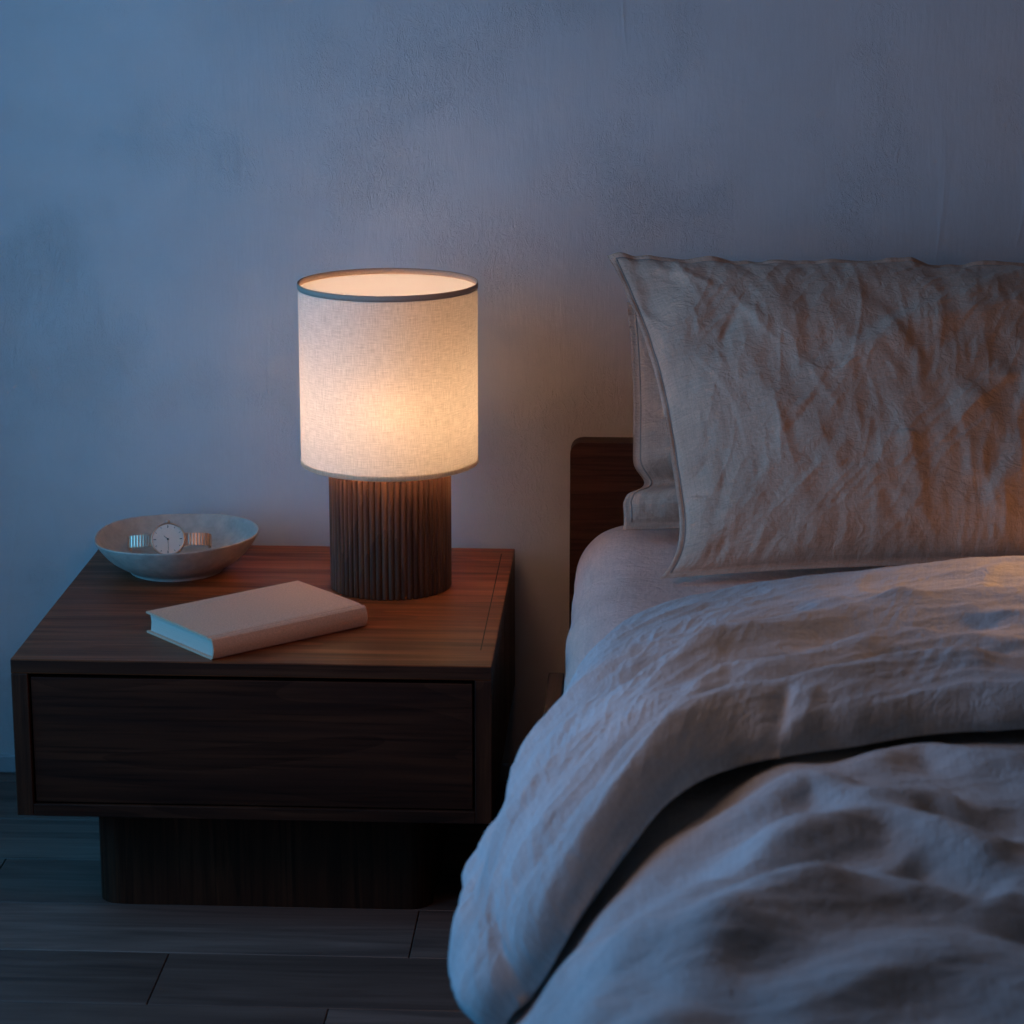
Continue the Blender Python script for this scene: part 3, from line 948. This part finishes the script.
# ---------------------------------------------------------------- pillows
PIL_FOLDS = [
 ([(-.117, .632), (-.056, .318), (.04, .031)], .0045, .010, .022),
 ([(.455, .822), (.246, .606), (.023, .455), (-.175, .252), (-.294, .195)], .0065, .030, .014),
 ([(.60, .62), (.468, .579), (.189, .455), (-.005, .382)], .006, .03, .014),
 ([(-.65, .15), (-.63, .019), (-.579, -.318), (-.566, -.641)], .0042, .010, .024),
 ([(-.45, .15), (-.362, .233), (-.154, .382), (-.05, .5)], -.004, .02, .02),
 ([(-.102, -.30), (-.102, -.382), (-.094, -.632), (-.087, -.86)], .006, .014, .028),
 ([(-.30, -.45), (-.273, -.571), (-.246, -.771), (-.175, -.92)], .005, .016, .026),
 ([(.22, .0), (.204, -.185), (.168, -.526), (.15, -.65)], .0042, .010, .024),
 ([(-.80, .84), (-.845, .762), (-.938, .667), (-.985, .562)], -.007, .028, .022),
 ([(-.70, .80), (-.757, .71), (-.858, .473), (-.926, .204)], .006, .022, .030),
 ([(-.50, .86), (-.488, .728), (-.481, .4), (-.455, .085)], .0032, .014, .026),
 ([(-.308, .12), (-.308, .074), (-.422, -.224), (-.514, -.437)], .004, .016, .026),
 ([(.032, -.327), (.259, -.031), (.415, .136)], .004, .022, .012),
 ([(-.99, -.55), (-.982, -.5), (-.864, -.346), (-.776, -.156)], -.005, .024, .03),
 ([(.15, -.80), (.196, -.684), (.301, -.473), (.368, -.233)], .006, .014, .03),
 ([(-.95, -.93), (-.86, -.80), (-.80, -.62)], .004, .018, .02),
 ([(-.88, -.97), (-.84, -.88), (-.82, -.80)], -.003, .010, .012),
 ([(.0, .88), (.15, .80), (.35, .90), (.6, .85)], -.006, .025, .02),
]

def pillow(name, corners, pinch, thick, mat, foldset, seed, front, label, nu=320, nv=230, scale=1.0, buckle=None, bow=-.012):
    s = np.linspace(-1, 1, nu); s = np.sign(s) * np.abs(s) ** .92
    t = np.linspace(-1, 1, nv); t = np.sign(t) * np.abs(t) ** .92
    S, T = np.meshgrid(s, t, indexing='ij')
    mid, n = pillow_mid(S, T, corners, pinch, bow, 0)
    W = np.linalg.norm(np.array(corners[1]) - np.array(corners[0])) / 2
    Hh = np.linalg.norm(np.array(corners[2]) - np.array(corners[0])) / 2
    A, B = S * W, T * Hh
    ss, ts = 1 - .0085 / W, 1 - .0085 / Hh
    e = np.clip(1 - np.abs(S / ss) ** 2.6, 0, 1) ** (.62 if front else .46) * np.clip(1 - np.abs(T / ts) ** 2.6, 0, 1) ** .62
    rim = np.minimum((1 - np.abs(S)) * W, (1 - np.abs(T)) * Hh)         # distance from the outer edge
    flange = sstep(.0, .004, rim)
    groove = np.exp(-((rim - .0085) / .0022) ** 2)
    # folds in metric coordinates
    d = np.zeros(S.shape)
    for pts, amp, wp, wn in foldset:
        d += polyline_fold(A, B, [(a * W, b * Hh) for a, b in pts], amp * scale, wp, wn)
    rs = np.random.RandomState(seed)
    for k in range(70):
        a, b = rs.uniform(-.92, .95) * W, rs.uniform(-.85, .85) * Hh
        L = rs.uniform(.03, .11); an = rs.normal(1.45, .45)
        if a > .1 * W and b > 0: an = rs.normal(.9, .5)
        c_, s_ = math.cos(an), math.sin(an); bend = rs.uniform(-.25, .25) * L
        pts = [(a - c_ * L, b - s_ * L), (a - s_ * bend, b + c_ * bend), (a + c_ * L, b + s_ * L)]
        d += polyline_fold(A, B, pts, rs.uniform(.0010, .0030) * rs.choice([1, 1, -1]), rs.uniform(.004, .009), rs.uniform(.008, .022), .45)
    soft = .0060 * perlin(A * 11, B * 7, seed) + .0030 * perlin(A * 26, B * 15, seed + 1)
    m1 = sstep(-.35, .35, perlin(A * 8, B * 8, seed + 9))
    fine = .0014 * (crease(A, B, 1.35, .12, .026, seed + 2, 2.) - .25) * m1 + .0012 * (crease(A, B, .75, .10, .022, seed + 3, 2.) - .25) * (1 - m1) + .0005 * perlin(A * 55, B * 40, seed + 4)
    # puckers running in from the seams
    puck = .0028 * perlin(A * 75, B * 9, seed + 5) * np.exp(-((1 - np.abs(T)) * Hh / .03)) + .0024 * perlin(A * 9, B * 60, seed + 6) * np.exp(-((1 - np.abs(S)) * W / .03))
    env = .12 + .88 * sstep(0, .25, e)
    # flange ripples as a whole sheet
    top_ = sstep(.86, 1.0, T) * (.010 * perlin(A * 17, B * 3, seed + 15) + .006 * perlin(A * 41, B * 5, seed + 16)) if front else 0
    ripple = (.006 * perlin(A * 13, B * 13, seed + 7) + .003 * perlin(A * 31, B * 31, seed + 8)) * (1 - sstep(0, .35, e)) * sstep(-.93, -.8, T) + top_
    th = thick * e + .0016 * flange - .0014 * groove
    nrm = n
    m_ = mid + nrm * ripple[..., None]
    if buckle is not None: m_, th = buckle(m_, S, T, A, B, nrm, th)
    F = m_ + nrm * (th + (d + soft + fine + puck) * env)[..., None]
    Bk = m_ - nrm * (th * (.10 if front else .75) + (soft * .5) * sstep(0, .4, e))[..., None]
    # resting on the sheet: the underside flattens
    for X in (F, Bk): X[..., 2] = np.where(X[..., 2] < .4235, .4235 + (X[..., 2] - .4235) * .06, X[..., 2])
    N = nu * nv
    fn = np.cross(F[nu // 2 + 1, nv // 2] - F[nu // 2, nv // 2], F[nu // 2, nv // 2 + 1] - F[nu // 2, nv // 2])
    fl = fn @ nrm < 0
    f = [grid_faces(nu, nv, fl), grid_faces(nu, nv, not fl, N)]
    iu = np.arange(nu - 1); jv = np.arange(nv - 1)
    for j in (0, nv - 1):
        a = iu * nv + j; f.append(np.stack([a, a + nv, a + nv + N, a + N], 1))
    for i in (0, nu - 1):
        a = i * nv + jv; f.append(np.stack([a, a + 1, a + 1 + N, a + N], 1))
    uv = np.stack([A, B], 2).reshape(-1, 2)
    c = np.array(corners).mean(0)
    root = thing('pillow', (float(c[0]), float(c[1]), .42), label, 'pillow')
    rel(mesh('pillowcase', np.concatenate([F.reshape(-1, 3), Bk.reshape(-1, 3)]), np.concatenate(f).tolist(), mat, None, np.concatenate([uv, uv + 2])), root)
    # cord along the visible seam
    bm = bmesh.new()
    i0 = int(np.argmin(np.abs((1 + s) * W - .0085))); j1 = nv - 1 - int(np.argmin(np.abs((1 + t) * Hh - .0085)))
    j0 = nv - 1 - j1
    pts = [F[i0, j] + nrm * .0003 for j in range(j0, j1 + 1, 2)]
    add_tube(bm, pts, .0011, 6)
    pts = [F[i, j1] + nrm * .0003 for i in range(i0, nu - i0, 2)]
    add_tube(bm, pts, .0011, 6)
    rel(from_bm('seam_piping', bm, M['piping'], None, smooth=True), root)
    return root

pillow('pillow', FRONT_C, (.115, .05), .078, M['pillow'], PIL_FOLDS, 300, True, 'large wrinkled taupe linen pillow in front, leaning back over another pillow')

def buckle(m_, S, T, A, B, nrm, th):
    # the lower end folds over on itself: a fat roll at the bottom, a deep crease, then the upright part
    k = np.exp(-((T + .55) / .09) ** 2)
    roll = sstep(-.58, -.72, T)
    th = th * (1 - .55 * k) + .012 * roll * np.clip(1 - np.abs(T + .82) / .22, 0, 1)
    m_ = m_ + nrm * (.018 * roll)[..., None] - nrm * (.012 * k)[..., None]
    m_[..., 0] += (.016 * k - .010 * roll * np.clip(1 - np.abs(T + .78) / .25, 0, 1)) * sstep(.2, -.8, S)
    return m_, th
BACK_FOLDS = [
 ([(-1, -.45), (-.9, -.50), (-.75, -.56), (-.55, -.60)], -.006, .02, .02),
 ([(-.98, -.2), (-.9, -.35), (-.78, -.42)], .005, .02, .02),
 ([(-.96, .4), (-.93, .1), (-.88, -.2)], -.003, .014, .02),
]
pillow('pillow', BACK_C, (.03, .04), .060, M['pillow_back'], BACK_FOLDS, 340, False, 'taupe linen pillow behind, upright against the dark headboard, mostly hidden', nu=200, nv=160, buckle=buckle, bow=.0)

# ---------------------------------------------------------------- light
def area(name, loc, rot, sx, sy, col, power, spread=None):
    l = bpy.data.lights.new(name, 'AREA'); l.shape = 'RECTANGLE'; l.size, l.size_y = sx, sy
    l.color = col; l.energy = power
    if spread: l.spread = spread
    o = bpy.data.objects.new(name, l); o.location = loc; o.rotation_euler = rot
    return link(o)
area('window_daylight', (WX - .12, (WY0 + WY1) / 2, (WZ0 + WZ1) / 2), (0, -PI / 2, 0), WZ1 - WZ0, WY1 - WY0, WINDOW_COL, WINDOW_W)
# the lamp on the far side of the bed, out of frame
l = bpy.data.lights.new('far_bedside_lamp', 'POINT'); l.energy = FAR_W; l.color = (1, .58, .32); l.shadow_soft_size = .09
o = bpy.data.objects.new('far_bedside_lamp', l); o.location = FAR_LOC; link(o)
l = bpy.data.lights.new('glow_spot', 'SPOT'); l.energy = GLOW_W; l.color = (1, .42, .15); l.shadow_soft_size = .05; l.spot_size = math.radians(GLOW_CONE); l.spot_blend = .9  # added spot without a fitting, warms the back edge of the duvet
o = bpy.data.objects.new('glow_spot', l); o.location = GLOW_LOC; link(o)
o.rotation_euler = (Vector(GLOW_TO) - Vector(GLOW_LOC)).to_track_quat('-Z', 'Y').to_euler()
l = bpy.data.lights.new('warm_fill', 'POINT'); l.energy = FILL_W; l.color = (1, .54, .38); l.shadow_soft_size = .22  # added warm fill light, no lamp stands here
o = bpy.data.objects.new('warm_fill', l); o.location = FILL_LOC; link(o)
w = bpy.data.worlds.new('dusk'); bpy.context.scene.world = w; w.use_nodes = True
w.node_tree.nodes['Background'].inputs['Color'].default_value = (*WORLD_COL, 1)
w.node_tree.nodes['Background'].inputs['Strength'].default_value = WORLD

# ---------------------------------------------------------------- camera
cam = bpy.data.cameras.new('camera'); cam.sensor_width = 36; cam.lens = 36 * 2620 / 1024
cam.dof.use_dof = True; cam.dof.focus_distance = 3.45; cam.dof.aperture_fstop = 7.0
co = bpy.data.objects.new('camera', cam); co.location = (0, -3.57, 1.292)
co.rotation_euler = (PI / 2 - math.radians(14.0362), 0, math.radians(2.9675)); link(co)
sc = bpy.context.scene; sc.camera = co
sc.view_settings.view_transform = 'Standard'; sc.view_settings.look = 'None'
sc.view_settings.exposure = EXPOSURE; sc.view_settings.gamma = 1; sc.view_settings.use_curve_mapping = False
sc.cycles.use_denoising = True
sc.cycles.max_bounces = 8; sc.cycles.transparent_max_bounces = 8
sc.cycles.sample_clamp_indirect = 6.0
